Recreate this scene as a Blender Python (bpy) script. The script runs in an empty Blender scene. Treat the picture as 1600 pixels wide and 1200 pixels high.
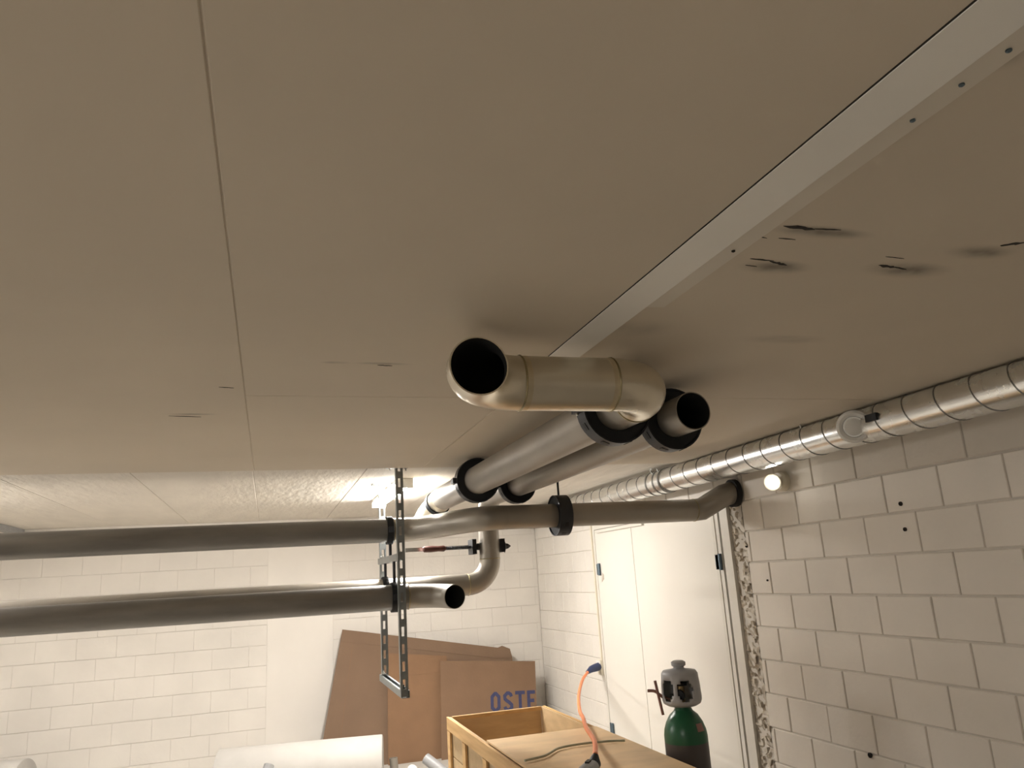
import bpy, bmesh, math, random
from mathutils import Vector, Matrix
random.seed(7)
PI = math.pi
S = bpy.context.scene
COL = S.collection

# ------------------------------------------------------------------ camera
cam = bpy.data.cameras.new('camera'); camo = bpy.data.objects.new('camera', cam); COL.objects.link(camo)
cam.sensor_width = 36; cam.lens = 27.045; cam.clip_start = 0.05
yaw, pitch, roll = math.radians(17.93), math.radians(13.905), math.radians(-3.551)
fwd = Vector((math.sin(yaw)*math.cos(pitch), math.cos(yaw)*math.cos(pitch), math.sin(pitch)))
rt = Vector((math.cos(yaw), -math.sin(yaw), 0)); up = rt.cross(fwd)
r2 = math.cos(roll)*rt + math.sin(roll)*up; u2 = -math.sin(roll)*rt + math.cos(roll)*up
camo.matrix_world = Matrix(((r2.x, u2.x, -fwd.x, 0), (r2.y, u2.y, -fwd.y, 0), (r2.z, u2.z, -fwd.z, 1.75), (0, 0, 0, 1)))
S.camera = camo

# ------------------------------------------------------------------ world, exposure, lamp strengths
W = bpy.data.worlds.new('world'); S.world = W; W.use_nodes = True
W.node_tree.nodes['Background'].inputs[0].default_value = (1, .92, .8, 1)
W.node_tree.nodes['Background'].inputs[1].default_value = 0.0
S.view_settings.view_transform = 'Standard'; S.view_settings.look = 'None'
S.view_settings.gamma = 1; S.view_settings.use_curve_mapping = False
S.view_settings.exposure = 2.26
LAMP_COLOUR = (1.0, .955, .905)
LAMP_BACK, LAMP_LEFT, LAMP_NEAR, LAMP_BULKHEAD = 46.0, 43.0, 44.0, 6.0

CEIL = 2.45      # near ceiling slab
CEILF = 2.47     # far ceiling, a shallow step higher
YSTEP = 4.86
XW = 3.0         # right wall face
YB = 8.75        # back wall face
XL, YF = -4.6, -3.2

# ------------------------------------------------------------------ materials
def nodes(name):
    m = bpy.data.materials.new(name); m.use_nodes = True
    nt = m.node_tree; b = nt.nodes['Principled BSDF']
    return m, nt, b
def N(nt, t, **kw):
    n = nt.nodes.new(t)
    for k, v in kw.items(): setattr(n, k, v)
    return n
def mat(name, col, rough=.6, metal=0.0, var=.08, scale=6.0, stretch=(1, 1, 1), bump=0.0, bscale=40.0, rvar=0.0, col2=None, detail=4):
    m, nt, b = nodes(name)
    tc = N(nt, 'ShaderNodeTexCoord'); mp = N(nt, 'ShaderNodeMapping'); mp.inputs['Scale'].default_value = stretch
    geo = N(nt, 'ShaderNodeNewGeometry')
    nt.links.new(geo.outputs['Position'], mp.inputs['Vector'])
    nz = N(nt, 'ShaderNodeTexNoise'); nz.inputs['Scale'].default_value = scale; nz.inputs['Detail'].default_value = detail
    nt.links.new(mp.outputs[0], nz.inputs['Vector'])
    rp = N(nt, 'ShaderNodeValToRGB')
    c2 = col2 if col2 else tuple(max(0, c*(1-var*2)) for c in col)
    rp.color_ramp.elements[0].position = .3; rp.color_ramp.elements[1].position = .7
    rp.color_ramp.elements[0].color = (*c2, 1); rp.color_ramp.elements[1].color = (*col, 1)
    nt.links.new(nz.outputs['Fac'], rp.inputs[0]); nt.links.new(rp.outputs[0], b.inputs['Base Color'])
    b.inputs['Roughness'].default_value = rough; b.inputs['Metallic'].default_value = metal
    if rvar:
        mr = N(nt, 'ShaderNodeMapRange'); mr.inputs[3].default_value = max(.03, rough-rvar); mr.inputs[4].default_value = rough+rvar
        nt.links.new(nz.outputs['Fac'], mr.inputs[0]); nt.links.new(mr.outputs[0], b.inputs['Roughness'])
    if bump:
        n2 = N(nt, 'ShaderNodeTexNoise'); n2.inputs['Scale'].default_value = bscale; n2.inputs['Detail'].default_value = 6
        nt.links.new(mp.outputs[0], n2.inputs['Vector'])
        bp = N(nt, 'ShaderNodeBump'); bp.inputs['Strength'].default_value = bump; bp.inputs['Distance'].default_value = .01
        nt.links.new(n2.outputs['Fac'], bp.inputs['Height']); nt.links.new(bp.outputs[0], b.inputs['Normal'])
    return m
def emit(name, col, s):
    m, nt, b = nodes(name)
    b.inputs['Base Color'].default_value = (.8, .8, .8, 1)
    b.inputs['Emission Color'].default_value = (*col, 1); b.inputs['Emission Strength'].default_value = s
    return m
def stained_shaded_ceiling(name, col, spots):
    """painted slab with smeared dirt marks and a painted-in shadow, each its own shape: (x, y, rx, ry, amount)"""
    m = mat(name, col, .75, 0, .035, 1.3, bump=.12, bscale=9)
    nt = m.node_tree; b = nt.nodes['Principled BSDF']
    src = b.inputs['Base Color'].links[0].from_socket
    geo = N(nt, 'ShaderNodeNewGeometry')
    nz = N(nt, 'ShaderNodeTexNoise'); nz.inputs['Scale'].default_value = 14; nz.inputs['Detail'].default_value = 3
    nt.links.new(geo.outputs['Position'], nz.inputs['Vector'])
    tot = None
    for (x, y, rx, ry, a) in spots:
        s = N(nt, 'ShaderNodeVectorMath', operation='SUBTRACT'); s.inputs[1].default_value = (x, y, CEIL)
        nt.links.new(geo.outputs['Position'], s.inputs[0])
        d = N(nt, 'ShaderNodeVectorMath', operation='MULTIPLY'); d.inputs[1].default_value = (1/rx, 1/ry, 0)
        nt.links.new(s.outputs[0], d.inputs[0])
        ln = N(nt, 'ShaderNodeVectorMath', operation='LENGTH'); nt.links.new(d.outputs[0], ln.inputs[0])
        mr = N(nt, 'ShaderNodeMapRange'); mr.interpolation_type = 'SMOOTHSTEP'
        mr.inputs[1].default_value = 1; mr.inputs[2].default_value = 0; mr.inputs[3].default_value = 0; mr.inputs[4].default_value = a
        nt.links.new(ln.outputs['Value'], mr.inputs[0])
        if tot is None: tot = mr.outputs[0]
        else:
            ad = N(nt, 'ShaderNodeMath', operation='MAXIMUM'); nt.links.new(tot, ad.inputs[0]); nt.links.new(mr.outputs[0], ad.inputs[1]); tot = ad.outputs[0]
    mu = N(nt, 'ShaderNodeMath', operation='MULTIPLY'); nt.links.new(tot, mu.inputs[0]); nt.links.new(nz.outputs['Fac'], mu.inputs[1])
    mu2 = N(nt, 'ShaderNodeMath', operation='MULTIPLY'); mu2.inputs[1].default_value = 1.7; mu2.use_clamp = True; nt.links.new(mu.outputs[0], mu2.inputs[0])
    mx = N(nt, 'ShaderNodeMix', data_type='RGBA')
    nt.links.new(mu2.outputs[0], mx.inputs[0]); nt.links.new(src, mx.inputs[6]); mx.inputs[7].default_value = (.06, .05, .035, 1)
    nt.links.new(mx.outputs[2], b.inputs['Base Color'])
    return m

PAINT = (.74, .70, .64)
M = dict(
    ceil=stained_shaded_ceiling('painted_ceiling', (.655, .575, .46), [
        (1.17, 1.30, .16, .035, .8), (1.19, 1.50, .12, .05, .8), (1.56, 1.46, .16, .06, .7), (1.66, 1.33, .12, .05, .7),
        (1.02, .72, .06, .04, .5), (.35, 2.45, .12, .02, .5), (.2, 2.45, .06, .02, .4), (-.3, 3.25, .12, .025, .45),
        (1.62, 2.05, .2, .06, .25), (1.05, 2.0, .16, .1, .25)]),  # last spot paints the shadow beyond the flange end into the colour
    ceilf=mat('brushed_plaster_ceiling', (.74, .69, .61), .7, 0, .05, 2.0, (3, .8, 1), .55, 7),
    gouge=mat('gouge_dark', (.03, .025, .02), .9),
    trim=mat('painted_trim', (.80, .77, .70), .5, 0, .03, 3),
    flange=mat('painted_flange', (.72, .66, .56), .6, 0, .03, 3),
    block=mat('painted_block_wall', PAINT, .65, 0, .05, 2.2, bump=.18, bscale=30),
    block_r=mat('painted_block_wall_right', (.74, .685, .605), .65, 0, .05, 2.2, bump=.18, bscale=30),
    mortar=mat('painted_mortar', (.655, .61, .54), .8, 0, .08, 9, bump=.3, bscale=60),
    mortar_b=mat('painted_mortar_back', (.71, .67, .61), .8, 0, .06, 9, bump=.3, bscale=60),
    plaster=mat('smooth_plaster', (.76, .72, .66), .6, 0, .03, 2),
    rough=mat('broken_mortar', (.72, .67, .58), .9, 0, .1, 16, (1, 1, .5), .7, 50, col2=(.26, .20, .13)),
    floor=mat('concrete_floor', (.55, .52, .47), .6, 0, .12, 3, bump=.1),
    door=mat('cream_door_paint', (.74, .71, .645), .35, 0, .02, 1.5),
    frame=mat('door_frame_paint', (.70, .67, .60), .4, 0, .04, 3),
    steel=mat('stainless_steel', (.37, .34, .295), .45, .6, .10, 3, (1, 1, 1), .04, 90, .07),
    steel_lit=mat('lit_steel_copy', (.80, .74, .61), .29, .9, .10, 3, (1, 1, 1), .04, 90, .07),  # same steel as the runs, lightened to stand in for light falling there
    tint=mat('heat_tint', (.78, .69, .50), .28, .85, .12, 12),
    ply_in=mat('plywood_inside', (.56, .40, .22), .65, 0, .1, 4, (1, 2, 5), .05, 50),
    bore=mat('pipe_bore_shade', (.02, .02, .018), .8, 0, .1, 10),  # shade inside the pipes, painted as a near-black inner wall
    steel_d=mat('dull_steel', (.28, .265, .245), .5, .75, .16, 4, (.5, 3, 3), .05, 60, .08),
    weld=mat('weld_bead', (.42, .36, .22), .3, 1, .2, 20),
    rubber=mat('black_rubber', (.006, .008, .011), .7, 0, .1, 8),
    band=mat('dark_steel_band', (.05, .052, .058), .45, .7, .15, 8),
    galv=mat('galvanised_duct', (.86, .87, .86), .27, 1, .05, 9, (1, 1, 1), .03, 30, .03),
    seam=mat('duct_seam', (.30, .30, .29), .35, 1, .1, 9),
    strut=mat('galvanised_strut', (.33, .36, .37), .4, 1, .14, 15, rvar=.1),
    zinc=mat('zinc_bolt', (.75, .78, .78), .25, 1, .1, 20),
    card=mat('cardboard', (.20, .119, .068), .85, 0, .06, 4, (1, 1, 1), .08, 50),
    card2=mat('cardboard_orange', (.222, .124, .064), .85, 0, .06, 4, (1, 1, 1), .08, 50),
    card3=mat('cardboard_brown', (.185, .116, .071), .85, 0, .05, 4, (1, 1, 1), .08, 50),
    ink=mat('navy_print', (.045, .05, .12), .8, 0, .1, 40),
    wood=mat('pine_boards', (.66, .43, .19), .6, 0, .14, 5, (2, .5, 6), .08, 50, col2=(.50, .30, .12)),
    ply=mat('plywood', (.86, .62, .36), .65, 0, .1, 4, (1, 2, 5), .05, 50),
    foam=mat('white_foam', (.44, .42, .39), .7, 0, .04, 6, bump=.15, bscale=12),
    grey=mat('grey_plastic', (.30, .30, .30), .45, 0, .08, 10),
    white=mat('white_plastic', (.80, .79, .75), .4, 0, .03, 10),
    green=mat('green_cylinder_paint', (.015, .12, .055), .3, 0, .1, 8),
    gasbody=mat('dark_grey_cylinder_paint', (.085, .075, .072), .4, 0, .1, 8),
    guard=mat('grey_guard_plastic', (.42, .42, .43), .4, 0, .06, 10),
    brass=mat('brass_valve', (.55, .42, .22), .3, 1, .1, 20),
    black=mat('black_metal', (.012, .012, .013), .5, .3, .1, 10),
    redwood=mat('dark_red_handle', (.10, .03, .02), .45, 0, .2, 20),
    copper=mat('reddish_lever', (.32, .17, .14), .4, .3, .1, 20),
    orange=mat('orange_cable', (.90, .27, .10), .5, 0, .04, 10),
    navy=mat('navy_plug', (.02, .035, .11), .45, 0, .1, 10),
    hinge=mat('blue_grey_hinge', (.13, .18, .22), .4, .6, .1, 10),
    socket=mat('cream_socket', (.74, .68, .55), .45, 0, .03, 10),
    hose=mat('green_hose', (.42, .42, .30), .6, 0, .1, 10),
)

# ------------------------------------------------------------------ mesh helpers: geometry = (verts, faces)
def G(): return ([], [])
def add(g, v, f):
    o = len(g[0]); g[0].extend(Vector(p) for p in v); g[1].extend([tuple(i+o for i in q) for q in f])
    return g
def box(g, x0, x1, y0, y1, z0, z1):
    v = [(x, y, z) for z in (z0, z1) for y in (y0, y1) for x in (x0, x1)]
    return add(g, v, [(0, 2, 3, 1), (4, 5, 7, 6), (0, 1, 5, 4), (2, 6, 7, 3), (0, 4, 6, 2), (1, 3, 7, 5)])
def obox(g, c, ax, ay, az, sx, sy, sz):
    c = Vector(c); ax, ay, az = [Vector(a).normalized() for a in (ax, ay, az)]
    v = [c+ax*(i*sx/2)+ay*(j*sy/2)+az*(k*sz/2) for k in (-1, 1) for j in (-1, 1) for i in (-1, 1)]
    return add(g, v, [(0, 2, 3, 1), (4, 5, 7, 6), (0, 1, 5, 4), (2, 6, 7, 3), (0, 4, 6, 2), (1, 3, 7, 5)])
def chamfer_box(g, x0, x1, y0, y1, z0, z1, c, axis):
    """box whose four edges around the face looking along -axis are chamfered (a building block face)"""
    if axis == 'x':   # face at x0
        o = [(x0+c, y0, z0), (x0+c, y1, z0), (x0+c, y1, z1), (x0+c, y0, z1)]; i = [(x0, y0+c, z0+c), (x0, y1-c, z0+c), (x0, y1-c, z1-c), (x0, y0+c, z1-c)]
        b = [(x1, y0, z0), (x1, y1, z0), (x1, y1, z1), (x1, y0, z1)]
    else:             # face at y0
        o = [(x0, y0+c, z0), (x1, y0+c, z0), (x1, y0+c, z1), (x0, y0+c, z1)]; i = [(x0+c, y0, z0+c), (x1-c, y0, z0+c), (x1-c, y0, z1-c), (x0+c, y0, z1-c)]
        b = [(x0, y1, z0), (x1, y1, z0), (x1, y1, z1), (x0, y1, z1)]
    f = [(4, 5, 6, 7), (8, 11, 10, 9)]
    for k in range(4):
        n = (k+1) % 4
        f += [(k, n, 4+n, 4+k), (8+k, 8+n, n, k)]
    return add(g, o+i+b, f)
def frame_of(t):
    t = t.normalized(); a = Vector((0, 0, 1)) if abs(t.z) < .9 else Vector((1, 0, 0))
    n = t.cross(a).normalized(); return n, t.cross(n).normalized()
def sweep(g, pts, r, seg=32, wall=0.0, cap=True, radii=None):
    """round tube along pts; wall > 0 makes it hollow with open ends"""
    pts = [Vector(p) for p in pts]; n = len(pts)
    tang = []
    for i in range(n):
        a = pts[max(0, i-1)]; b = pts[min(n-1, i+1)]
        if 0 < i < n-1: t = (pts[i]-a).normalized()+(b-pts[i]).normalized()
        else: t = b-a
        tang.append(t.normalized())
    nn, bb = frame_of(tang[0]); fr = [(nn, bb)]
    for i in range(1, n):
        q = tang[i-1].rotation_difference(tang[i]); nn = q @ nn; nn = (nn-tang[i]*nn.dot(tang[i])).normalized(); fr.append((nn, tang[i].cross(nn)))
    def ring(i, rr):
        k = 1.0
        if 0 < i < n-1:
            k = 1/max(.5, (pts[i]-pts[i-1]).normalized().dot(tang[i]))
            bend = (pts[i+1]-pts[i]).normalized()-(pts[i]-pts[i-1]).normalized()
        out = []
        for s in range(seg):
            a = 2*PI*s/seg; d = fr[i][0]*math.cos(a)+fr[i][1]*math.sin(a)
            if k > 1.0001 and bend.length > 1e-6:
                bd = bend.normalized(); d = d+bd*d.dot(bd)*(k-1)
            out.append(pts[i]+d*rr)
        return out
    rr = radii if radii else [r]*n
    v = []
    for i in range(n): v += ring(i, rr[i])
    f = []
    for i in range(n-1):
        for s in range(seg):
            t = (s+1) % seg; f.append((i*seg+s, i*seg+t, (i+1)*seg+t, (i+1)*seg+s))
    if wall:
        o = len(v)
        for i in range(n): v += ring(i, rr[i]-wall)
        for i in range(n-1):
            for s in range(seg):
                t = (s+1) % seg; f.append((o+i*seg+t, o+i*seg+s, o+(i+1)*seg+s, o+(i+1)*seg+t))
        for s in range(seg):
            t = (s+1) % seg
            f.append((s, o+s, o+t, t)); e = (n-1)*seg
            f.append((e+t, o+e+t, o+e+s, e+s))
    elif cap:
        f.append(tuple(range(seg))[::-1]); f.append(tuple(range((n-1)*seg, n*seg)))
    return add(g, v, f)
def lathe(g, base, prof, axis=(0, 0, 1), seg=32, cap=True, skip=None):
    base = Vector(base); t = Vector(axis).normalized(); n, b = frame_of(t)
    v = []
    for r, h in prof:
        for s in range(seg):
            a = 2*PI*s/seg; v.append(base+t*h+(n*math.cos(a)+b*math.sin(a))*r)
    f = []
    for i in range(len(prof)-1):
        for s in range(seg):
            if skip and skip(i, s): continue
            q = (s+1) % seg; f.append((i*seg+s, i*seg+q, (i+1)*seg+q, (i+1)*seg+s))
    if cap: f.append(tuple(range(seg))[::-1]); f.append(tuple(range((len(prof)-1)*seg, len(prof)*seg)))
    return add(g, v, f)
def arc(c, a, b, r, n=12):
    """points of a quarter bend: from c - a*r ... turning from direction a to direction b, corner at c"""
    c, a, b = Vector(c), Vector(a).normalized(), Vector(b).normalized()
    o = c-a*r+b*r
    return [o+(-b)*r*math.cos(t)+a*r*math.sin(t) for t in [PI/2*i/n for i in range(n+1)]]
def smooth_pts(pts, n=8):
    P = [Vector(p) for p in pts]; P = [P[0]*2-P[1]]+P+[P[-1]*2-P[-2]]; out = []
    for i in range(1, len(P)-2):
        for k in range(n):
            t = k/n; p0, p1, p2, p3 = P[i-1:i+3]
            out.append(.5*((2*p1)+(p2-p0)*t+(2*p0-5*p1+4*p2-p3)*t*t+(3*p1-p0-3*p2+p3)*t**3))
    out.append(P[-2]); return out

def part(name, g, m, parent=None, smooth=False, angle=40, fix=True):
    v = g[0]
    lo = Vector([min(p[i] for p in v) for i in range(3)]); hi = Vector([max(p[i] for p in v) for i in range(3)])
    base = Vector(((lo.x+hi.x)/2, (lo.y+hi.y)/2, lo.z))
    me = bpy.data.meshes.new(name); me.from_pydata([tuple(p-base) for p in v], [], g[1])
    if fix:
        bm = bmesh.new(); bm.from_mesh(me); bmesh.ops.recalc_face_normals(bm, faces=bm.faces)
        if smooth:
            for f in bm.faces: f.smooth = True
            for e in bm.edges:
                if len(e.link_faces) == 2 and e.calc_face_angle(0) > math.radians(angle): e.smooth = False
        bm.to_mesh(me); bm.free()
    me.materials.append(M[m] if isinstance(m, str) else m)
    o = bpy.data.objects.new(name, me); COL.objects.link(o)
    w = Vector((0, 0, 0)); p = parent
    while p: w += p.location; p = p.parent
    o.location = base-w; o.parent = parent
    return o
def tag(o, label, cat, group=None):
    o['label'] = label; o['category'] = cat
    if group: o['group'] = group
    return o
def thing(name, label, cat, loc, group=None):
    o = bpy.data.objects.new(name, None); COL.objects.link(o); o.location = loc; o.empty_display_size = .1
    return tag(o, label, cat, group)
def struct(o): o['kind'] = 'structure'; return o

# ------------------------------------------------------------------ the setting
struct(part('floor', box(G(), XL-.2, XW+.3, YF-.2, YB+.2, -.1, 0), 'floor'))
wl = struct(part('wall_left', box(G(), XL-.2, XL, YF, YB, 0, 2.7), 'plaster'))
wf = struct(part('wall_front', box(G(), XL-.2, XW+.3, YF-.2, YF, 0, 2.7), 'plaster'))

# back wall: mortar core, single painted blocks, a smooth plastered strip
wb = struct(part('wall_back', box(G(), XL-.2, XW+.2, YB+.006, YB+.25, 0, 2.7), 'mortar_b'))
cache = {}
def block(parent, m, axis, lo, hi, z0, z1, face, joint, jit):
    """one block between lo..hi along the wall"""
    jl = .001 if axis == 'y' else joint+random.choice((-.003, 0, 0, .002))
    L = round(hi-lo-jl, 3); H = round(z1-z0-joint, 3)
    if L < .02 or H < .02: return
    k = (axis, L, H, m)
    if k not in cache:
        g = chamfer_box(G(), 0, .05, -L/2, L/2, 0, H, .004, 'x') if axis == 'x' else chamfer_box(G(), -L/2, L/2, 0, .05, 0, H, .0013, 'y')
        me = bpy.data.meshes.new('block'); me.from_pydata([tuple(p) for p in g[0]], [], g[1])
        bm = bmesh.new(); bm.from_mesh(me); bmesh.ops.recalc_face_normals(bm, faces=bm.faces); bm.to_mesh(me); bm.free()
        me.materials.append(M[m]); cache[k] = me
    o = bpy.data.objects.new('block', cache[k]); COL.objects.link(o); o.parent = parent
    w = Vector((face+jit, (lo+hi)/2, z0+joint/2)) if axis == 'x' else Vector(((lo+hi)/2, face+jit, z0+joint/2))
    o.location = w-parent.location
def course(parent, m, axis, a, b, z0, z1, phase, face, joint, jmax, length=.352):
    k = math.floor((a-phase)/length)
    e = phase+k*length
    while e < b-.001:
        lo, hi = max(a, e), min(b, e+length)
        if hi-lo > .03: block(parent, m, axis, lo, hi, z0, z1, face, joint, random.uniform(-jmax, jmax))
        e += length
for r in range(0, 13):
    z0, z1 = r*.2, min(r*.2+.2, CEILF)
    if z1-z0 < .05: continue
    course(wb, 'block', 'y', -2.95, 0.0, z0, z1, .176*(r % 2), YB, .003, .0004)
    course(wb, 'block', 'y', .665, XW, z0, z1, .665+.176*(r % 2), YB, .003, .0006)
part('plaster_strip', box(G(), .0, .665, YB-.002, YB+.05, 0, CEILF), 'plaster', wb)
part('plaster_field', box(G(), XL, -2.95, YB-.001, YB+.05, 0, CEILF), 'plaster', wb)

# right wall
wr = struct(part('wall_right', box(G(), XW+.007, XW+.3, YF, YB, 0, 2.7), 'mortar'))
DY0, DY1, DZ = 4.70, 6.98, 2.16
for r in range(-1, 12):
    z0, z1 = max(0, .135+.2*r), min(.335+.2*r, CEIL)
    ph = 4.445 if r % 2 == 0 else 4.445+.176
    if z1-z0 < .03: continue
    course(wr, 'block_r', 'x', .4, 4.49, z0, z1, ph, XW, .008, .0012)
    if z0 >= DZ-.05: course(wr, 'block', 'x', 4.49, DY1, max(z0, DZ), z1, ph, XW, .010, .0012)
    course(wr, 'block', 'x', DY1, YB, z0, z1, ph, XW, .005, .001)
part('plain_wall_field', box(G(), XW+.001, XW+.05, YF, .4, 0, CEIL), 'block_r', wr)
# broken, unpointed edge of the blockwork beside the door frame
g = G(); nz_, ny_ = 110, 6; vs = []
for i in range(nz_+1):
    for j in range(ny_+1):
        z = DZ*i/nz_; y = 4.485+(4.635-4.485)*j/ny_
        e = random.uniform(-.014, .014) if j in (0, ny_) else random.uniform(-.006, .006)
        vs.append((XW-.004+(random.uniform(-.004, .03) if 0 < j < ny_ else .004), y+e, z))
fs = [(i*(ny_+1)+j, i*(ny_+1)+j+1, (i+1)*(ny_+1)+j+1, (i+1)*(ny_+1)+j) for i in range(nz_) for j in range(ny_)]
o = part('broken_mortar_edge', add(g, vs, fs), 'rough', wr); o['label'] = 'ragged brown and white broken mortar edge'
g = G()
for i in range(46):
    z = random.uniform(.2, 2.1); y = random.uniform(4.49, 4.62); s = random.uniform(.012, .035)
    obox(g, (XW, y, z), (1, random.uniform(-.3, .3), .1), (.1, 1, random.uniform(-.6, .6)), (0, random.uniform(-.6, .6), 1), .02, s, s*random.uniform(.5, 1.3))
o = part('mortar_lumps', g, 'rough', wr); o['kind'] = 'stuff'
for (y, z, s) in ((3.115, 1.976, .011), (3.116, 1.851, .010), (3.622, .73, .013), (4.30, 1.62, .006), (4.48, 1.84, .010)):
    o = part('wall_plug', lathe(G(), (XW+.003, y, z), [(s, 0), (s, .010), (s*.55, .014), (s*.5, .004)], (-1, .0, 0), 10), 'gouge', wr)

# double door
d1 = struct(bpy.data.objects.new('door_1', None)); COL.objects.link(d1); d1.location = (XW, 5.84, 0); d1['label'] = 'cream double door of two unequal leaves in the block wall'
g = G(); box(g, XW-.02, XW+.03, 4.64, 4.735, 0, DZ); box(g, XW-.02, XW+.03, 6.945, 6.985, 0, DZ); box(g, XW-.02, XW+.03, 4.735, 6.945, DZ-.04, DZ)
part('door_frame', g, 'frame', d1)
part('rebate_shadow', box(G(), XW-.0, XW+.03, 4.735, 4.755, 0, DZ-.04), 'black', d1)  # black colour stands in for the shadow in the jamb gap
part('frame_back', box(G(), XW+.012, XW+.03, 4.755, 6.945, 0, DZ-.04), 'frame', d1)
la = part('door_leaf', box(G(), XW-.022, XW+.012, 4.757, 6.135, .01, DZ-.045), 'door', d1)
lb = part('door_leaf', box(G(), XW-.018, XW+.012, 6.143, 6.940, .01, DZ-.045), 'door', d1)
part('cover_strip', box(G(), XW-.026, XW-.018, 6.13, 6.165, .01, DZ-.06), 'door', lb)
part('edge_strip', box(G(), XW-.028, XW-.022, 4.80, 4.835, .01, DZ-.06), 'frame', la)
part('top_rail', box(G(), XW-.045, XW-.02, 5.88, 6.86, DZ-.075, DZ-.05), 'frame', d1)
for y, leaf in ((4.79, la), (6.885, lb)):
    for z in (1.75, .35):
        g = G(); sweep(g, [(XW-.034, y-.02, z-.055), (XW-.034, y-.02, z+.055)], .012, 12); box(g, XW-.028, XW-.018, y-.02, y+.05, z-.05, z+.05)
        o = part('hinge', g, 'hinge', leaf); o['label'] = 'blue grey steel hinge'
part('scuff', add(G(), [(XW-.0185, 6.86, 1.63), (XW-.0185, 6.80, 1.66), (XW-.0185, 6.80, 1.70), (XW-.0185, 6.83, 1.72), (XW-.0185, 6.85, 1.68)], [(0, 1, 2, 3, 4)]), 'rough', lb)

# ceiling: slabs with open joints
ce = struct(part('ceiling', box(G(), XL-.2, XW+.3, YF-.2, YB+.2, CEILF+.006, CEILF+.15), 'ceil'))
part('joint_filler', box(G(), XL, XW+.05, YF, YSTEP-.02, CEIL+.0035, CEIL+.015), 'ceil', ce)
def panel(x0, x1, y0, y1, z, m, c=.002):
    t = CEILF+.006
    o = [(x0, y0, z+c), (x1, y0, z+c), (x1, y1, z+c), (x0, y1, z+c)]; i = [(x0+c, y0+c, z), (x1-c, y0+c, z), (x1-c, y1-c, z), (x0+c, y1-c, z)]
    b = [(x0, y0, t), (x1, y0, t), (x1, y1, t), (x0, y1, t)]
    f = [(4, 5, 6, 7)]
    for k in range(4):
        n = (k+1) % 4; f += [(k, n, 4+n, 4+k), (8+k, 8+n, n, k)]
    part('ceiling_panel', add(G(), o+i+b, f), m, ce)
j = .0012
for (x0, x1, y0, y1) in ((XL, -.09, YF, YSTEP), (-.09, .93, YF, 2.92), (.93, XW+.05, YF, 2.88), (-.09, .93, 2.92, YSTEP), (.93, XW+.05, 2.88, YSTEP)):
    panel(x0+j, x1-j, y0+j, y1-j, CEIL, 'ceil')
xs = [XL, -3.6, -2.9, -2.2, -1.5, -.79, -.1, .6, 1.3, 2.0, 2.7, XW+.05]
for a, b in zip(xs, xs[1:]): panel(a+j, b-j, YSTEP+j, YB+.05, CEILF+random.uniform(-.001, .001), 'ceilf')

def gouge(x, y, L, w, ang):
    n = 9; top = []; bot = []
    for i in range(n):
        t = i/(n-1); e = math.sin(PI*t)**.7
        top.append((x+(t-.5)*L, y+w*e*random.uniform(.3, 1)+(t-.5)*L*ang)); bot.append((x+(t-.5)*L, y-w*e*random.uniform(.3, 1)+(t-.5)*L*ang))
    pts = bot+top[::-1][1:-1] if False else bot+top[::-1]
    z = CEIL-.0012; k = len(pts)
    v = [(p[0], p[1], z) for p in pts]+[(p[0], p[1], CEIL+.002) for p in pts]
    f = [tuple(range(k))]+[(a, (a+1) % k, (a+1) % k+k, a+k) for a in range(k)]
    o = part('gouge', add(G(), v, f), 'gouge', ce); o['label'] = 'dark torn gouge in the ceiling paint'
for a in ((1.10, 1.289, .085, .010, .05), (1.17, 1.285, .07, .0035, -.1), (1.125, 1.462, .07, .004, .05), (1.18, 1.475, .06, .007, .25), (1.485, 1.447, .06, .009, .1),
          (1.53, 1.452, .05, .004, .2), (1.70, 1.275, .05, .012, -.5), (1.035, 1.345, .05, .002, .2), (1.11, 1.345, .045, .0015, 0), (1.12, 1.50, .035, .002, .1),
          (1.46, 1.395, .06, .0018, .05), (.36, 2.47, .05, .004, .1), (-.33, 3.29, .12, .005, .15), (-.15, 2.80, .05, .004, .2)):
    gouge(*a)

# white cover board and flat flange along the slab joint
t1 = struct(bpy.data.objects.new('trim_1', None)); COL.objects.link(t1); t1.location = (.93, 1.2, CEIL); t1['label'] = 'white cover board running along the ceiling joint'
g = G(); v = [(.884, YF, CEIL), (.884, YF, CEIL-.0025), (.976, YF, CEIL-.013), (.980, YF, CEIL)]
v += [(p[0], 2.95, p[2]) for p in v]
part('cover_board', add(g, v, [(0, 1, 2, 3), (7, 6, 5, 4), (0, 4, 5, 1), (1, 5, 6, 2), (2, 6, 7, 3), (3, 7, 4, 0)]), 'trim', t1)
part('gap_shadow_strip', box(G(), .880, .8838, YF, 2.95, CEIL-.0008, CEIL+.002), 'gouge', t1)  # dark strip laid on as the shade along the board's left edge
v = [(.978, YF, CEIL-.0065), (1.040, YF, CEIL-.004), (1.040, YF, CEIL), (.978, YF, CEIL)]; v += [(p[0], 1.80, p[2]) for p in v]
part('flange', add(G(), v, [(0, 1, 2, 3), (7, 6, 5, 4), (0, 4, 5, 1), (1, 5, 6, 2), (2, 6, 7, 3), (3, 7, 4, 0)]), 'flange', t1)
for y in (1.415, .88, .782, .70):
    part('screw', lathe(G(), (1.014, y, CEIL-.005), [(.0045, 0), (.0045, .003), (.002, .0045)], (0, 0, -1), 10), 'hinge' if y < 1 else 'gouge', t1)
part('trim_2', box(G(), -2.37, -2.29, 6.6, YB-.004, CEILF-.05, CEILF-.001), 'grey')
struct(bpy.data.objects['trim_2'])['label'] = 'grey cable conduit running along the ceiling'

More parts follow.
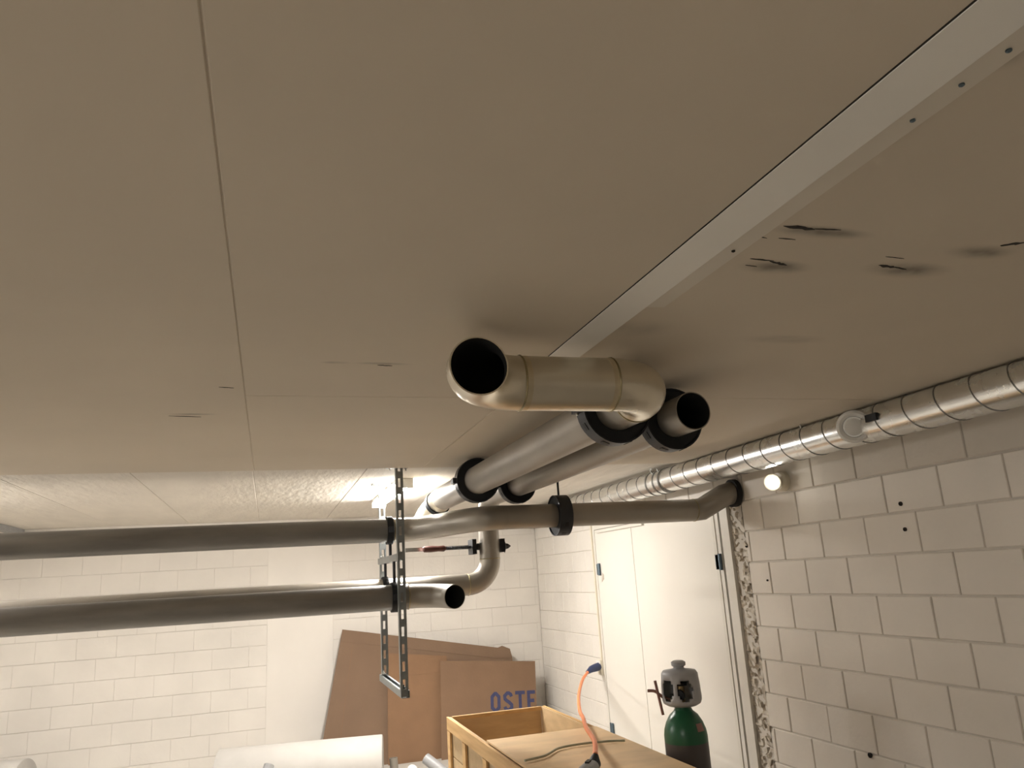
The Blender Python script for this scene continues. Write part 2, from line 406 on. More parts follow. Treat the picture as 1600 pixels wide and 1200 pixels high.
# ------------------------------------------------------------------ lamps
def batten(label, x, y0, y1, strength, axis='y', name='fluorescent_lamp'):
    m = emit('lamp_diffuser', LAMP_COLOUR, strength)
    t = thing(name, label, 'lamp', (x, (y0+y1)/2, CEILF if y0 > YSTEP else CEIL), 'fluorescent ceiling lamps')
    zc = t.location.z-.0015
    part('housing', box(G(), x-.055, x+.055, y0+.03, y1-.03, zc-.03, zc), 'white', t)
    g = G(); n = 10; pr = [(x+.055*math.cos(PI*i/n), zc-.03-.035*math.sin(PI*i/n)) for i in range(n+1)]
    v = [(p[0], y0+.03, p[1]) for p in pr]+[(p[0], y1-.03, p[1]) for p in pr]
    f = [(i, i+1, n+2+i, n+1+i) for i in range(n)]+[tuple(range(n+1)), tuple(range(n+1, 2*n+2))[::-1]]
    part('diffuser', add(g, v, f), m, t)
    for ya, yb in ((y0, y0+.03), (y1-.03, y1)): part('end_cap', box(G(), x-.058, x+.058, ya, yb, zc-.068, zc), 'white', t)
    return t
batten('white fluorescent ceiling lamp behind the hanging strut frame', .93, 5.50, 6.95, LAMP_BACK)
batten('white fluorescent ceiling lamp on the left side of the room', -2.45, 4.95, 6.4, LAMP_LEFT)
batten('white fluorescent ceiling lamp behind the camera', -1.9, -.45, .22, LAMP_NEAR)

# ------------------------------------------------------------------ pipes
RA, RB, RC = .084, .074, .079
WALL = .004
ZA = 2.312
EL = .172
def bead(parent, c, axis, r):
    n, b = frame_of(Vector(axis)); pts = [Vector(c)+(n*math.cos(2*PI*i/32)+b*math.sin(2*PI*i/32))*r for i in range(33)]
    g = G(); sweep(g, pts, .0035, 6, cap=False); part('weld_bead', g, 'weld', parent, True)
def tint(parent, a, b, r):
    part('heat_band', sweep(G(), [a, b], r+.0007, 40, .0006), 'tint', parent, True)
def seg(parent, pts, r, m='steel', name='pipe_section', radii=None):
    g = sweep(G(), pts, r, 40, WALL, radii=radii)
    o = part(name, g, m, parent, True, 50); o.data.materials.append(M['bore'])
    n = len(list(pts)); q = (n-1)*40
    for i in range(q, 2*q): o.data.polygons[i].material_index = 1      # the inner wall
    return o
X, Y, Z = Vector((1, 0, 0)), Vector((0, 1, 0)), Vector((0, 0, 1))

# run A: along the ceiling, U bend towards the camera
XA, YA, XA2 = 1.19, 2.15, .545
ta = thing('steel_pipe', 'steel pipe with U-shaped bend whose open end faces the camera', 'pipe', (XA, 3.9, ZA), 'steel pipe runs')
seg(ta, [(XA, YA+EL, ZA), (XA, 5.42, ZA)], RA)
seg(ta, arc((XA, YA, ZA), -Y, -X, EL, 16), RA, 'steel_lit', name='elbow')
seg(ta, [(XA-EL, YA, ZA), (XA2+EL, YA, ZA)], RA, 'steel_lit')
seg(ta, arc((XA2, YA, ZA), -X, -Y, EL, 16)+[Vector((XA2, YA-EL-.012, ZA))], RA, 'steel_lit', name='elbow')
tint(ta, (XA-EL-.020, YA, ZA), (XA-EL-.003, YA, ZA), RA); tint(ta, (XA2+EL+.003, YA, ZA), (XA2+EL+.020, YA, ZA), RA)
bead(ta, (XA-EL, YA, ZA), X, RA); bead(ta, (XA2+EL, YA, ZA), X, RA); bead(ta, (XA, YA+EL, ZA), Y, RA)
seg(ta, smooth_pts([(XA, 5.42, ZA), (XA-.004, 5.48, ZA-.003), (XA-.015, 5.55, ZA-.02)], 6), RA, 'steel_lit', 'elbow')
part('gasket', sweep(G(), [(XA-.015, 5.55, ZA-.02), (XA-.023, 5.578, ZA-.034)], RA+.010, 32, .020), 'rubber', ta, True)
seg(ta, smooth_pts([(XA-.023, 5.578, ZA-.034), (XA-.055, 5.64, ZA-.075), (XA-.09, 5.68, ZA-.14), (XA-.10, 5.69, ZA-.19)], 5), RA, 'steel_lit', 'elbow')

# run B: parallel pipe, drops behind and returns along the lower level
XB, YBV, ZL = 1.53, 5.50, 1.70
tb = thing('steel_pipe', 'steel pipe with cut open end beside the U-bend, dropping and returning at lower level', 'pipe', (XB, 3.9, ZA), 'steel pipe runs')
seg(tb, [(XB, 2.52, ZA), (XB, YBV-EL, ZA)], RB)
seg(tb, arc((XB, YBV, ZA), Y, -Z, EL), RB, name='elbow')
seg(tb, [(XB, YBV, ZA-EL), (XB, YBV, ZL+EL)], RB)
seg(tb, arc((XB, YBV, ZL), -Z, -X, EL), RB, name='elbow')
seg(tb, [(XB-EL, YBV, ZL), (XL+.02, YBV, ZL+.01)], RB)
bead(tb, (XB, YBV, ZL+EL), Z, RB); bead(tb, (XB-EL, YBV, ZL), X, RB); bead(tb, (XB, YBV, ZA-EL), Z, RB)

# run C: upper cross pipe with an offset, ending at the right wall
YC0, YC1, ZC = 5.25, 4.66, 2.10
tc_ = thing('steel_pipe', 'upper dull steel cross pipe from left edge of photo to the right wall', 'pipe', (.5, YC0, ZC), 'steel pipe runs')
seg(tc_, [(XL+.02, YC0, ZC-.012), (.80, YC0, ZC-.012)], RC, 'steel_d')
sb = smooth_pts([(.80, YC0, ZC-.012), (.93, YC0-.03, ZC-.012), (1.06, YC0-.2, ZC-.008), (1.14, YC1+.2, ZC-.004), (1.27, YC1+.03, ZC), (1.37, YC1, ZC), (1.40, YC1, ZC), (1.43, YC1, ZC)], 8)
seg(tc_, sb, RC, 'steel', 'offset_bend', [RC+(RB-RC)*i/(len(sb)-1) for i in range(len(sb))])
seg(tc_, [(1.428, YC1, ZC), (2.74, YC1, ZC)], RB, 'steel')
seg(tc_, [(2.74, YC1, ZC), (2.80, YC1-.01, ZC+.005), (2.87, YC1-.075, ZC+.052), (2.915, YC1-.115, ZC+.082), (2.955, YC1-.13, ZC+.092), (XW-.004, YC1-.132, ZC+.093)], RB, 'steel', 'mitred_end')
part('wall_collar', sweep(G(), [(2.962, YC1-.131, ZC+.0925), (XW-.004, YC1-.132, ZC+.093)], RB+.018, 32, .018), 'black', tc_, True)
bead(tc_, (.80, YC0, ZC-.012), X, RC); bead(tc_, (2.74, YC1, ZC), X, RB)

# run D: lower cross pipe, elbow open towards the camera
YD = 5.10; ZD = 1.655
td = thing('steel_pipe', 'lower dull steel cross pipe with curved open end beside the strut frame', 'pipe', (.2, YD, ZD), 'steel pipe runs')
seg(td, [(XL+.02, YD, ZD+.02), (.86, YD, ZD)], RC, 'steel_d')
dd = smooth_pts([(.86, YD, ZD), (.94, YD-.012, ZD-.001), (1.04, YD-.055, ZD-.006), (1.10, YD-.13, ZD-.012), (1.122, YD-.20, ZD-.016)], 8)
seg(td, dd, RC-.004, 'steel', 'elbow')
bead(td, (.86, YD, ZD), X, RC)

# ------------------------------------------------------------------ black pipe supports
def support(label, c, axis, r_in, r_out, w, rod=None, group='black pipe supports'):
    c = Vector(c); a = Vector(axis)
    t = thing('pipe_support', label, 'pipe clamp', (c.x, c.y, c.z-r_out), group)
    part('rubber_ring', sweep(G(), [c-a*w*.42, c+a*w*.42], r_out-.006, 40, r_out-.006-r_in-.001), 'rubber', t, True)
    part('steel_band', sweep(G(), [c-a*w*.5, c+a*w*.5], r_out, 40, .006), 'band', t, True)
    n, b = frame_of(a); h = Vector((0, 0, 1)); sd = a.cross(h).normalized()
    for s in ((-1, 1) if abs(a.y) > .5 else ()):
        g = obox(G(), c+sd*s*(r_out+.010), a, sd, h, w*.8, .024, .03); part('clamp_lug', g, 'band', t)
        g = sweep(G(), [c+sd*s*(r_out+.012)-h*.024, c+sd*s*(r_out+.012)+h*.024], .005, 8); part('bolt', g, 'zinc', t)
    # slots pressed in the band
    for k in range(4):
        an = -PI/2+(k-1.5)*.7; d = sd*math.cos(an)+h*math.sin(an); tt = a.cross(d)
        part('band_slot', obox(G(), c+d*(r_out+.0008), a, tt, d, w*.3, .028, .002), 'black', t)
    if rod: part('threaded_rod', sweep(G(), [c+h*r_out, (c.x, c.y, rod)], .007, 10), 'band', t, True)
    return t
support('round black pipe support right behind the U-bend elbow', (XA, 2.50, ZA), Y, RA, .132, .07)
support('round black pipe support behind the cut open pipe end', (XB, 2.70, ZA), Y, RB, .124, .07)
support('far black pipe support on the pipe that ends in the U-bend', (XA, 4.48, ZA), Y, RA, .132, .07)
support('far black pipe support on the straight open-ended pipe', (XB, 4.76, ZA), Y, RB, .120, .07, group='black pipe supports')
support('black pipe support hung on a rod around upper cross pipe', (1.775, YC1, ZC), X, RB, .128, .085, rod=CEIL-.001)

# ------------------------------------------------------------------ hanging strut frame
tf = thing('strut_frame', 'galvanised slotted strut frame hanging from the ceiling around the cross pipes', 'pipe bracket', (.79, 5.37, 1.07))
def strut(x, y, z0, z1, w=.046, d=.042):
    """upright channel: slotted face to -Y, open to +Y"""
    g = G(); t = .0035; sw = .020
    box(g, x-w/2, x-w/2+t, y-d/2, y+d/2, z0, z1); box(g, x+w/2-t, x+w/2, y-d/2, y+d/2, z0, z1)
    box(g, x-w/2+t, x-sw/2, y-d/2, y-d/2+t, z0, z1); box(g, x+sw/2, x+w/2-t, y-d/2, y-d/2+t, z0, z1)
    z = z0
    while z < z1:
        box(g, x-sw/2, x+sw/2, y-d/2, y-d/2+t, z, min(z+.045, z1)); z += .10
    for s in (-1, 1): box(g, x+s*(w/2-.006)-.005, x+s*(w/2-.006)+.005, y+d/2-t, y+d/2, z0, z1)
    return g
part('strut_upright', strut(.785, 4.88, 1.085, CEILF-.008), 'strut', tf)
part('strut_upright', strut(.80, 5.80, 1.085, CEILF-.008), 'strut', tf)
for (x, y) in ((.785, 4.915), (.80, 5.80)):
    zc = CEILF-.001
    b = part('base_plate', box(G(), x-.07, x+.07, y-.05, y+.05, zc-.008, zc), 'strut', tf)
    for s in (-1, 1):
        part('bolt', lathe(G(), (x+s*.052, y, zc-.008), [(.010, 0), (.010, .008), (.005, .009), (.005, .02)], (0, 0, -1), 6), 'zinc', b)
def cross(x, z, y0, y1, h=.042, w=.05, name='cross_rail'):
    g = G(); t = .0035
    box(g, x-w/2, x+w/2, y0, y1, z-h/2, z-h/2+t); box(g, x-w/2, x-w/2+t, y0, y1, z-h/2+t, z+h/2); box(g, x+w/2-t, x+w/2, y0, y1, z-h/2+t, z+h/2)
    for s in (-1, 1): box(g, x+s*(w/2-.008)-.005, x+s*(w/2-.008)+.005, y0, y1, z+h/2-t, z+h/2)
    return part(name, g, 'strut', tf)
cross(.79, 1.10, 4.855, 5.83)
cross(.786, 1.90, 4.905, 5.775)
for (y, z) in ((4.90, 1.135), (5.77, 1.135), (4.94, 1.935), (5.74, 1.935)):
    g = G(); box(g, .768, .80, y-.02, y+.02, z-.012, z-.006); lathe(g, (.785, y, z-.006), [(.012, 0), (.012, .01), (.006, .011), (.006, .022)], (0, 0, 1), 6)
    part('bolt', g, 'zinc', tf)
def clip(label, y, z, r, zr):
    t = thing('pipe_clip', label, 'pipe clamp', (.772, y, min(zr, z-r)), 'pipe clips on the strut frame')
    part('clip_ring', sweep(G(), [(.750, y, z), (.790, y, z)], r+.014, 36, .013), 'rubber', t, True)
    part('clip_stem', sweep(G(), [(.775, y, zr), (.775, y, z+(r+.012)*(1 if zr > z else -1))], .010, 10), 'band', t, True)
    for s in (-1, 1): part('clip_ear', box(G(), .754, .786, y+s*(r+.024)-.012, y+s*(r+.024)+.012, z-.018, z+.018), 'band', t)
clip('black rubber-lined clip holding the upper cross pipe at the strut frame', YC0, ZC-.012, RC, 1.922)
clip('black rubber-lined clip holding the front lower cross pipe at the strut frame', YD, ZD+.001, RC, 1.878)
clip('black rubber-lined clip holding the rear lower cross pipe at the strut frame', YBV, ZL+.002, RB, 1.878)

# ------------------------------------------------------------------ screw clamp on the vertical pipe
zc = 1.965; yc = YBV-.01
tk = thing('screw_clamp', 'screw clamp with dark red handle gripping the vertical pipe', 'clamp', (XB, yc, zc-.06))
part('bar', box(G(), XB-.60, XB+.15, yc+.084, yc+.10, zc-.014, zc+.014), 'zinc', tk)
part('fixed_jaw', box(G(), XB+.078, XB+.108, yc-.03, yc+.104, zc-.05, zc+.045), 'black', tk)
g = lathe(G(), (XB+.108, yc, zc-.01), [(.05, 0), (.022, .012), (.018, .03), (.004, .05)], (1, 0, 0), 5); part('jaw_boss', g, 'black', tk)
part('sliding_jaw', box(G(), XB-.135, XB-.105, yc-.03, yc+.104, zc-.055, zc+.05), 'black', tk)
part('pressure_pad', lathe(G(), (XB-.105, yc, zc-.004), [(.012, 0), (.024, .012), (.024, .026)], (1, 0, 0), 16), 'black', tk, True)
sp = [(.0095 if i % 2 else .0125, i*.006) for i in range(32)]
part('spindle', lathe(G(), (XB-.325, yc, zc-.004), sp, (1, 0, 0), 12), 'band', tk)
part('handle', lathe(G(), (XB-.49, yc, zc-.004), [(.012, 0), (.021, .008), (.023, .06), (.019, .11), (.022, .15), (.012, .166)], (1, 0, 0), 12), 'redwood', tk, True)

# ------------------------------------------------------------------ ventilation duct
XD, ZD_, RD = 2.805, 2.357, .086
tv = thing('ventilation_duct', 'shiny spiral-seam ventilation duct along ceiling and right wall', 'duct', (XD, 4, ZD_-RD))
part('duct_tube', sweep(G(), [(XD, y_, ZD_) for y_ in (YF+.02, -1, 1, 2, 3, 4, 5, 6, 7, YB-.01)], RD, 48, .002), 'galv', tv, True)
pitch = .181; n = 28
y0 = -.5; pts = []
turns = int((YB-.05-y0)/pitch)
for i in range(turns*n):
    a = 2*PI*i/n; pts.append((XD+(RD+.0005)*math.sin(a), y0+pitch*i/n, ZD_+(RD+.0005)*math.cos(a)))
part('spiral_seam', sweep(G(), pts, .0032, 5), 'seam', tv, True)
part('coupling', sweep(G(), [(XD, 5.06, ZD_), (XD, 5.28, ZD_)], RD+.0045, 48, .004), 'galv', tv, True)
for y_ in (5.07, 5.16, 5.27): part('coupling_ring', sweep(G(), [(XD, y_-.008, ZD_), (XD, y_+.008, ZD_)], RD+.008, 48, .004), 'seam', tv, True)
for y_ in (1.2, 3.46, 5.22, 7.4):
    for s_ in (-.055, .055): part('hanger_rod', sweep(G(), [(XD+s_, y_, CEIL if y_ < YSTEP else CEILF), (XD+s_, y_, ZD_+.066)], .004, 8), 'zinc', tv)
for y_ in (5.10, 5.20): part('bolt', lathe(G(), (XD-.06, y_, ZD_+.07), [(.008, 0), (.008, .012), (.004, .013), (.004, .03)], (-.6, -.2, .7), 6), 'zinc', tv)
# air valve
vd = Vector((-.62, -.74, -.24)).normalized(); vb = Vector((XD-.055, 3.07, ZD_+.008))
tw = thing('air_valve', 'round white air valve on the side of the spiral duct', 'air vent', vb)
part('neck', lathe(G(), vb+vd*.02, [(.05, 0), (.05, .06)], vd, 32), 'galv', tw, True)
part('rim', lathe(G(), vb+vd*.066, [(.050, 0), (.078, .0), (.080, .010), (.068, .020), (.052, .014), (.052, .0)], vd, 40, cap=False), 'white', tw, True)
part('centre_disc', lathe(G(), vb+vd*.070, [(.0, 0), (.044, .0), (.046, .008), (.03, .016), (.0005, .018)], vd, 40, cap=False), 'white', tw, True)
part('throat', lathe(G(), vb+vd*.068, [(.051, 0), (.051, .002)], vd, 32), 'grey', tw)
part('damper_knob', obox(G(), (XD-.082, 2.905, ZD_+.012), (1, 0, 0), (0, 1, 0), (0, 0, 1), .03, .07, .035), 'black', tv)

# bulkhead lamp under the duct
tl = thing('bulkhead_lamp', 'small round lit lamp on right wall below the duct', 'lamp', (XW, 3.98, 2.19))
part('lamp_base', lathe(G(), (XW-.001, 4.0, 2.205), [(.06, 0), (.062, .03), (.05, .045)], (-1, -.0, -.0), 28), 'socket', tl, True)
part('lamp_arm', sweep(G(), [(XW-.04, 4.0, 2.205), (XW-.085, 3.985, 2.203)], .026, 16), 'socket', tl, True)
ld = Vector((-.72, -.66, -.2)).normalized(); lc = Vector((XW-.085, 3.985, 2.203))
part('lamp_head', lathe(G(), lc, [(.028, -.02), (.042, .0), (.052, .045), (.049, .048)], ld, 28), 'socket', tl, True)
part('lamp_lens', lathe(G(), lc+ld*.046, [(.036, 0), (.032, .010), (.018, .016), (.0005, .018)], ld, 24, cap=False), emit('lamp_lens', (1, .95, .85), LAMP_BULKHEAD), tl, True)

# ------------------------------------------------------------------ cardboard sheets against the back wall
def sheet(name, label, poly, k, y0, t, m, group='cardboard sheets against the back wall'):
    """poly in (x, z); the sheet leans: y = y0 + k z"""
    n = Vector((0, -1, k)).normalized()
    v = [Vector((x, y0+k*z, z)) for x, z in poly]; c = len(v)
    v2 = [p-n*t for p in v]
    f = [tuple(range(c)), tuple(range(c, 2*c))[::-1]]+[(i, (i+1) % c, (i+1) % c+c, i+c) for i in range(c)]
    o = part(name, add(G(), v+v2, f), m)
    return tag(o, label, 'cardboard', group)
def strip(parent, name, pts, k, y0, m, t=.004):
    n = Vector((0, -1, k)).normalized()
    v = [Vector((x, y0+k*z, z))+n*t for x, z in pts]; v2 = [p-n*(t-.0004) for p in v]; c = len(v)
    f = [tuple(range(c)), tuple(range(c, 2*c))[::-1]]+[(i, (i+1) % c, (i+1) % c+c, i+c) for i in range(c)]
    return part(name, add(G(), v+v2, f), m, parent)
ca = sheet('cardboard_sheet', 'tall wide brown cardboard sheet with a folded top edge, at the back', [(.48, 0), (.754, 1.30), (.93, 1.268), (2.42, .985), (2.47, 1.00), (2.556, .962), (2.573, .86), (2.50, 0)], .22, 8.35, .008, 'card3')
strip(ca, 'folded_flap', [(.733, 1.185), (.755, 1.294), (.93, 1.262), (2.41, .982), (2.47, .995), (2.55, .957), (2.565, .868), (2.42, .872)], .22, 8.35, 'card3')
strip(ca, 'crease', [(.66, .02), (.668, .02), (.86, 1.14), (.852, 1.14)], .22, 8.35, 'card', .0015)
cb = sheet('cardboard_sheet', 'orange-brown cardboard sheet in the middle, half hidden behind the lettered one', [(1.16, 0), (1.19, .73), (1.215, 1.03), (1.83, .955), (1.86, 0)], .22, 8.30, .007, 'card2')
strip(cb, 'flap', [(1.20, .80), (1.213, 1.02), (1.82, .945), (1.825, .80)], .22, 8.30, 'card2', .003)
strip(cb, 'flap', [(1.17, .02), (1.185, .42), (1.83, .41), (1.84, .02)], .22, 8.30, 'card2', .0025)
cc = sheet('cardboard_sheet', 'brown cardboard sheet with navy capital lettering, nearest the corner', [(1.68, 0), (1.749, .913), (2.793, .823), (2.70, 0)], .25, 8.22, .008, 'card')
strip(cc, 'crease', [(1.70, .33), (1.70, .338), (2.73, .30), (2.73, .292)], .25, 8.22, 'card3', .0012)
# lettering in stencilled capitals, cut by the sheet's right edge
nrm = Vector((0, -1, .25)).normalized()
def stroke(g, pts, w, closed=False):
    P = [Vector((p[0], p[1])) for p in pts]; n = len(P); L_, R_ = [], []
    for i in range(n):
        a = P[i-1] if (closed or i) else None; b = P[(i+1) % n] if (closed or i < n-1) else None
        d1 = (P[i]-a).normalized() if a is not None else (b-P[i]).normalized(); d2 = (b-P[i]).normalized() if b is not None else d1
        t_ = (d1+d2).normalized(); nn = Vector((-t_.y, t_.x)); k = w/2/max(.5, nn.dot(Vector((-d1.y, d1.x))))
        L_.append(P[i]+nn*k); R_.append(P[i]-nn*k)
    def W3(p):
        z = .37+p.y-.055*p.x; x = 2.235+p.x+.10*p.y
        return Vector((x, 8.22+.25*z, z))+nrm*.0012
    v = [W3(p) for p in L_]+[W3(p) for p in R_]
    f = [(i, (i+1) % n, n+(i+1) % n, n+i) for i in range(n if closed else n-1)]
    add(g, v, f)
lh, lw, sw = .195, .108, .034; h2 = sw/2
def octo(x): c = .03; return [(x+h2, c+h2), (x+h2, lh-c-h2), (x+h2+c, lh-h2), (x+lw-h2-c, lh-h2), (x+lw-h2, lh-c-h2), (x+lw-h2, c+h2), (x+lw-h2-c, h2), (x+h2+c, h2)]
g = G(); stroke(g, octo(0), sw, True); part('letter', g, 'ink', cc)['label'] = 'navy capital letter O'
x = .138; m_ = lh/2
g = G(); stroke(g, [(x+lw-h2, lh*.74), (x+lw-h2-.008, lh-.03), (x+lw-.045, lh-h2), (x+.045, lh-h2), (x+h2, lh-.042), (x+h2+.002, m_+.026), (x+.04, m_+.008), (x+lw-.04, m_-.010), (x+lw-h2, m_-.032), (x+lw-h2, .042), (x+lw-.045, h2), (x+.045, h2), (x+h2+.006, .032), (x+h2, lh*.26)], sw); part('letter', g, 'ink', cc)['label'] = 'navy capital letter S'
x = .270
g = G(); stroke(g, [(x, lh-h2), (x+lw, lh-h2)], sw); stroke(g, [(x+lw/2, lh-sw), (x+lw/2, 0)], sw); part('letter', g, 'ink', cc)['label'] = 'navy capital letter T'
x = .402
g = G(); stroke(g, [(x+h2, lh), (x+h2, 0)], sw)
for zz, xe in ((lh-h2, .09), (m_, .078), (h2, .066)): stroke(g, [(x+sw, zz), (x+xe, zz)], sw)
part('letter', g, 'ink', cc)['label'] = 'navy capital letter E cut by the sheet edge'

# ------------------------------------------------------------------ wooden crate
CX0, CX1, CY0, CY1, CZ, CM = 1.245, 1.955, 2.95, 5.79, .80, 4.775
tcx = thing('wooden_crate', 'long pine crate, far half open, near half under a plywood lid', 'crate', ((CX0+CX1)/2, (CY0+CY1)/2, 0))
def plank(name, x0, x1, y0, y1, z0, z1, m='wood', par=None):
    c = .003; g = G(); box(g, x0+c, x1-c, y0+c, y1-c, z0+c, z1-c)
    o = part(name, g, m, par or tcx)
    return o
t = .018
for (xa, xb, side) in ((CX0, CX0+t, -1), (CX1-t, CX1, 1)):
    for i, (za, zb) in enumerate(((.06, .30), (.302, .55), (.552, CZ-.004))):
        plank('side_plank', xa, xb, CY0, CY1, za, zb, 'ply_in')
    xo0, xo1 = (xa-.02, xa+.002) if side < 0 else (xb-.002, xb+.02)
    plank('top_batten', xo0, xo1, CY0, CY1, CZ-.09, CZ)
    plank('bottom_batten', xo0, xo1, CY0, CY1, .06, .15)
    for y_ in (CY0, 4.02, CM-.045, 5.25, CY1-.09): plank('upright_batten', xo0-.001*side, xo1, y_, y_+.09, .15, CZ-.09)
for y_ in (CY0, CY1-t):
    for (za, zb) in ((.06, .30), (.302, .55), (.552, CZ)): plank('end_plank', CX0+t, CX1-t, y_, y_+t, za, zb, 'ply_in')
plank('end_batten', CX0+t, CX1-t, CY1-t-.016, CY1-t, CZ-.03, CZ)
plank('lid', CX0, CX1, CY0, CM, CZ-.002, CZ+.014, 'ply')
for (za, zb) in ((.09, .44), (.442, CZ-.004)): plank('divider_plank', CX0+t, CX1-t, CM-.012, CM+.012, za, zb, 'ply')
for k in range(5):
    w = (CX1-CX0-2*t)/5; plank('floor_plank', CX0+t+k*w, CX0+t+(k+1)*w, CY0+t, CY1-t, .06, .085, 'ply')
for y_ in (CY0+.1, (CY0+CY1)/2, CY1-.2): plank('skid', CX0, CX1, y_, y_+.1, 0, .06)

# grinder lying on the crate's lid
gx, gy, gz = 1.40, 3.55, .814
ga, gb = Vector((.62, .78, 0)).normalized(), Vector((-.78, .62, 0)).normalized()      # along the tool towards its grip, across it
def GP(u, v, w): return Vector((gx, gy, gz))+ga*u+gb*v+Vector((0, 0, w))
tg = thing('angle_grinder', 'dark grey angle grinder lying on the crate lid at end of the orange cable', 'power tool', (gx, gy, gz))
part('motor_body', sweep(G(), [GP(-.16, 0, .046), GP(-.06, 0, .050), GP(.03, 0, .052), GP(.08, 0, .055)], .04, 20, radii=[.036, .042, .040, .028]), 'grey', tg, True)
part('gear_head', obox(G(), GP(-.20, 0, .045), ga, gb, (0, 0, 1), .08, .07, .07), 'band', tg)
part('disc_guard', lathe(G(), GP(-.21, .0, .0), [(.062, 0), (.062, .012), (.02, .015)], (0, 0, 1), 28), 'band', tg, True)
part('rear_grip', sweep(G(), [GP(.07, 0, .055), GP(.10, 0, .065), GP(.125, 0, .095)], .03, 16, radii=[.030, .030, .014]), 'black', tg, True)
part('side_handle', sweep(G(), [GP(-.20, .03, .05), GP(-.19, .15, .055)], .015, 12), 'grey', tg, True)
part('switch', obox(G(), GP(.0, 0, .093), ga, gb, (0, 0, 1), .05, .018, .01), 'black', tg)
# hose lying on the lid
tag(part('hose', sweep(G(), smooth_pts([(1.27, 4.10, .823), (1.40, 4.15, .823), (1.52, 4.27, .823), (1.66, 4.30, .823), (1.80, 4.28, .823), (1.90, 4.24, .823)], 6), .006, 10), 'hose', None, True), 'thin grey-green hose lying across the crate lid', 'hose')

# socket, plug, orange cable
ts = thing('wall_socket', 'small cream wall socket beside the double door', 'socket', (XW, 7.03, .80))
part('socket_box', box(G(), XW-.045, XW, 6.99, 7.075, .80, .93), 'socket', ts)
part('socket_lid', box(G(), XW-.055, XW-.045, 6.995, 7.07, .845, .925), 'white', ts)
part('wall_conduit', box(G(), XW-.018, XW, 7.02, 7.045, .93, 2.44), 'socket', ts)
tcb = thing('orange_cable', 'orange cable with navy plug hanging from wall socket into the crate', 'cable', (2.87, 6.95, .80))
part('plug', sweep(G(), [(XW-.055, 7.02, .875), (XW-.10, 7.0, .87), (XW-.15, 6.97, .865), (XW-.21, 6.93, .845)], .03, 16, radii=[.036, .035, .03, .016]), 'navy', tcb, True)
part('cord', sweep(G(), smooth_pts([(2.80, 6.94, .848), (2.585, 6.54, .84), (2.325, 5.985, .81), (2.10, 5.41, .80), (1.915, 4.885, .848), (1.735, 4.39, .885), (1.58, 3.90, .915), GP(.125, 0, .095)], 10), .0125, 12), 'orange', tcb, True)

# ------------------------------------------------------------------ gas cylinder with valve guard
cx, cy = 2.095, 3.90
CR = .112
ty = thing('gas_cylinder', 'gas cylinder with green shoulder and grey valve guard in front of door', 'gas cylinder', (cx, cy, 0))
part('cylinder_body', lathe(G(), (cx, cy, 0), [(CR-.02, 0), (CR, .02), (CR, .855)], (0, 0, 1), 48), 'gasbody', ty, True, 50)
part('shoulder', lathe(G(), (cx, cy, 0), [(CR, .855), (CR, .885), (CR*.96, .915), (CR*.85, .95), (CR*.66, .985), (.050, 1.005), (.042, 1.02), (.042, 1.04)], (0, 0, 1), 48), 'green', ty, True, 60)
part('label_sticker', lathe(G(), (cx, cy, 0), [(CR*.965+.001, .9135), (CR*.855+.001, .9505)], (0, 0, 1), 96, cap=False, skip=lambda i, s: not (50 <= s < 57)), 'copper', ty)
seg_ = 64
n0, b0 = frame_of(Vector((0, 0, 1)))
def ang_of(az):   # lathe column index for a world azimuth
    d = Vector((math.cos(az), math.sin(az), 0)); return (math.atan2(d.dot(b0), d.dot(n0)) % (2*PI))/(2*PI)*seg_
toc = math.atan2(-cy, -cx)
def skipw(i, s):
    if not (2 <= i <= 7): return False
    for off in (-.78, .22):
        c = ang_of(toc+off); dd = abs((s+.5-c+seg_/2) % seg_-seg_/2)
        wdt = {2: 2.2, 3: 3.4, 4: 4.2, 5: 4.4, 6: 3.8, 7: 2.6}[i]
        if dd < wdt: return True
    return False
pr = [(.075, 1.03), (.096, 1.042), (.103, 1.058), (.104, 1.073), (.103, 1.09), (.102, 1.11), (.101, 1.13), (.100, 1.147), (.098, 1.163), (.096, 1.19), (.086, 1.205), (.040, 1.212), (.028, 1.216), (.028, 1.224), (.038, 1.230), (.038, 1.246), (.026, 1.254), (.001, 1.256)]
gu = part('valve_guard', lathe(G(), (cx, cy, 0), pr, (0, 0, 1), seg_, cap=False, skip=skipw), 'guard', ty, True, 50)
sm = gu.modifiers.new('thickness', 'SOLIDIFY'); sm.thickness = .006; sm.offset = -1
v_ = part('valve', sweep(G(), [(cx, cy, 1.03), (cx, cy, 1.13)], .018, 14), 'brass', ty, True)
part('handwheel', lathe(G(), (cx, cy, 1.125), [(.012, 0), (.034, .004), (.036, .018), (.012, .022)], (0, 0, 1), 14), 'black', v_, True)
rd = Vector((-.83, .25, .12)).normalized()
part('outlet', sweep(G(), [(cx, cy, 1.07), Vector((cx, cy, 1.07))+rd*.06], .014, 12), 'zinc', v_, True)
gdir = Vector((math.cos(toc-.25), math.sin(toc-.25), 0))
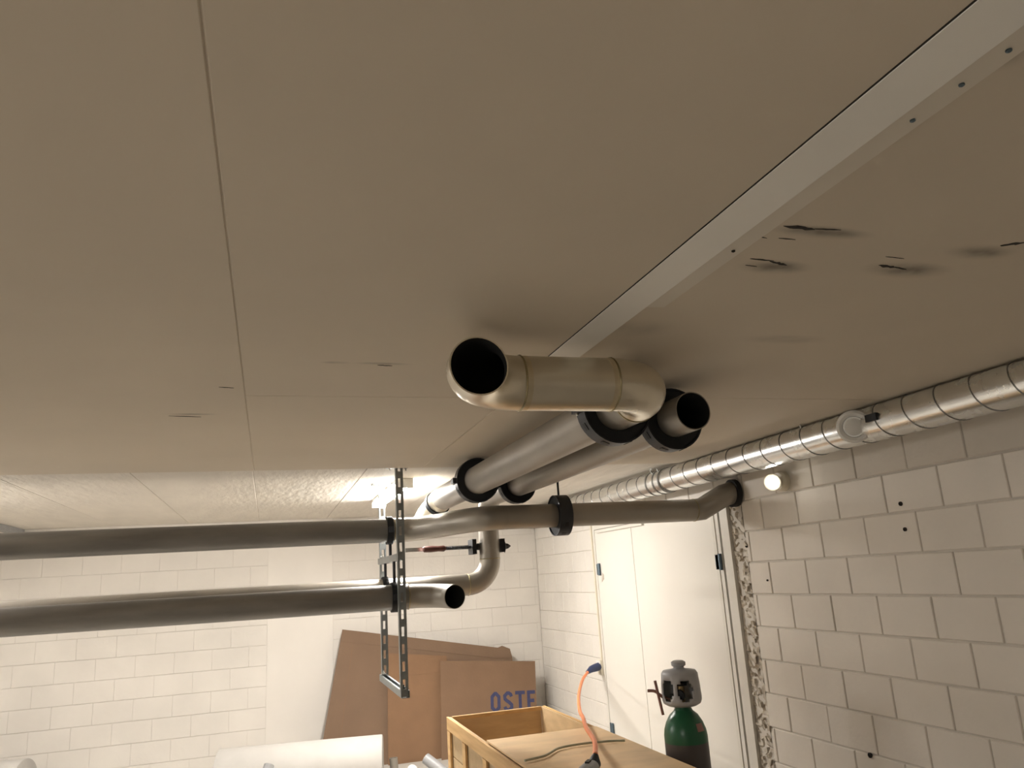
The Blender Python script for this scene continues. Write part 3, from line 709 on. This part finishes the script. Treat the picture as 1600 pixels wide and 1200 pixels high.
part('gauge', lathe(G(), Vector((cx, cy, 1.085))+gdir*.045, [(.03, 0), (.03, .02), (.024, .022)], gdir, 20), 'black', v_, True)
lv = Vector((cx, cy, 1.06)); left = Vector((-.88, .47, 0))
part('outlet_lever', sweep(G(), smooth_pts([lv+left*.03+Vector((0, 0, -.01)), lv+left*.10+Vector((0, -.02, .012)), lv+left*.145+Vector((0, -.02, .045)), lv+left*.185+Vector((0, -.02, .05))], 6), .008, 10), 'copper', ty, True)
part('cross_bar', sweep(G(), [lv+left*.12+Vector((0, -.03, -.07)), lv+left*.145+Vector((0, -.03, .10))], .0075, 10), 'copper', ty, True)

# ------------------------------------------------------------------ rolls and offcuts on the floor
def roll(label, a, b, r, m='foam', bore=.04, name='foam_roll', group='white foam rolls'):
    a, b = Vector(a), Vector(b); d = (b-a).normalized(); L = (b-a).length; c = .012
    g = lathe(G(), a, [(bore, .0), (r-c, 0), (r-c*.3, c*.3), (r, c), (r, L-c), (r-c*.3, L-c*.3), (r-c, L), (bore, L), (bore, 0)], d, 48, cap=False)
    return tag(part(name, g, m, None, True, 35), label, 'roll', group)
roll('large white foam roll lying on floor before the cardboard sheets', (-.37, 7.36, .247), (.955, 7.14, .247), .246)
roll('white foam roll at the lower left corner of the photo', (-3.05, 8.25, .247), (-1.93, 7.99, .247), .246)
def offcut(name, label, a, b, r, m, group='pipe offcuts by the cardboard'):
    return tag(part(name, sweep(G(), [a, b], r, 24, min(.006, r*.4)), m, None, True), label, 'offcut', group)
offcut('pipe_offcut', 'short grey plastic pipe leaning beside the crate, in front of cardboard', (1.62, 6.72, .035), (1.30, 7.03, .285), .045, 'grey')
offcut('pipe_offcut', 'white plastic pipe offcut between foam roll and grey pipe', (.98, 6.60, .04), (1.19, 7.06, .205), .045, 'white')
offcut('pipe_offcut', 'short silver pipe offcut standing by the foam roll right end', (1.05, 7.07, .0), (1.035, 7.09, .31), .035, 'steel')
offcut('pipe_offcut', 'dark grey pipe offcut poking up in front of the large foam roll', (-.12, 6.62, .03), (.03, 6.86, .42), .04, 'grey')
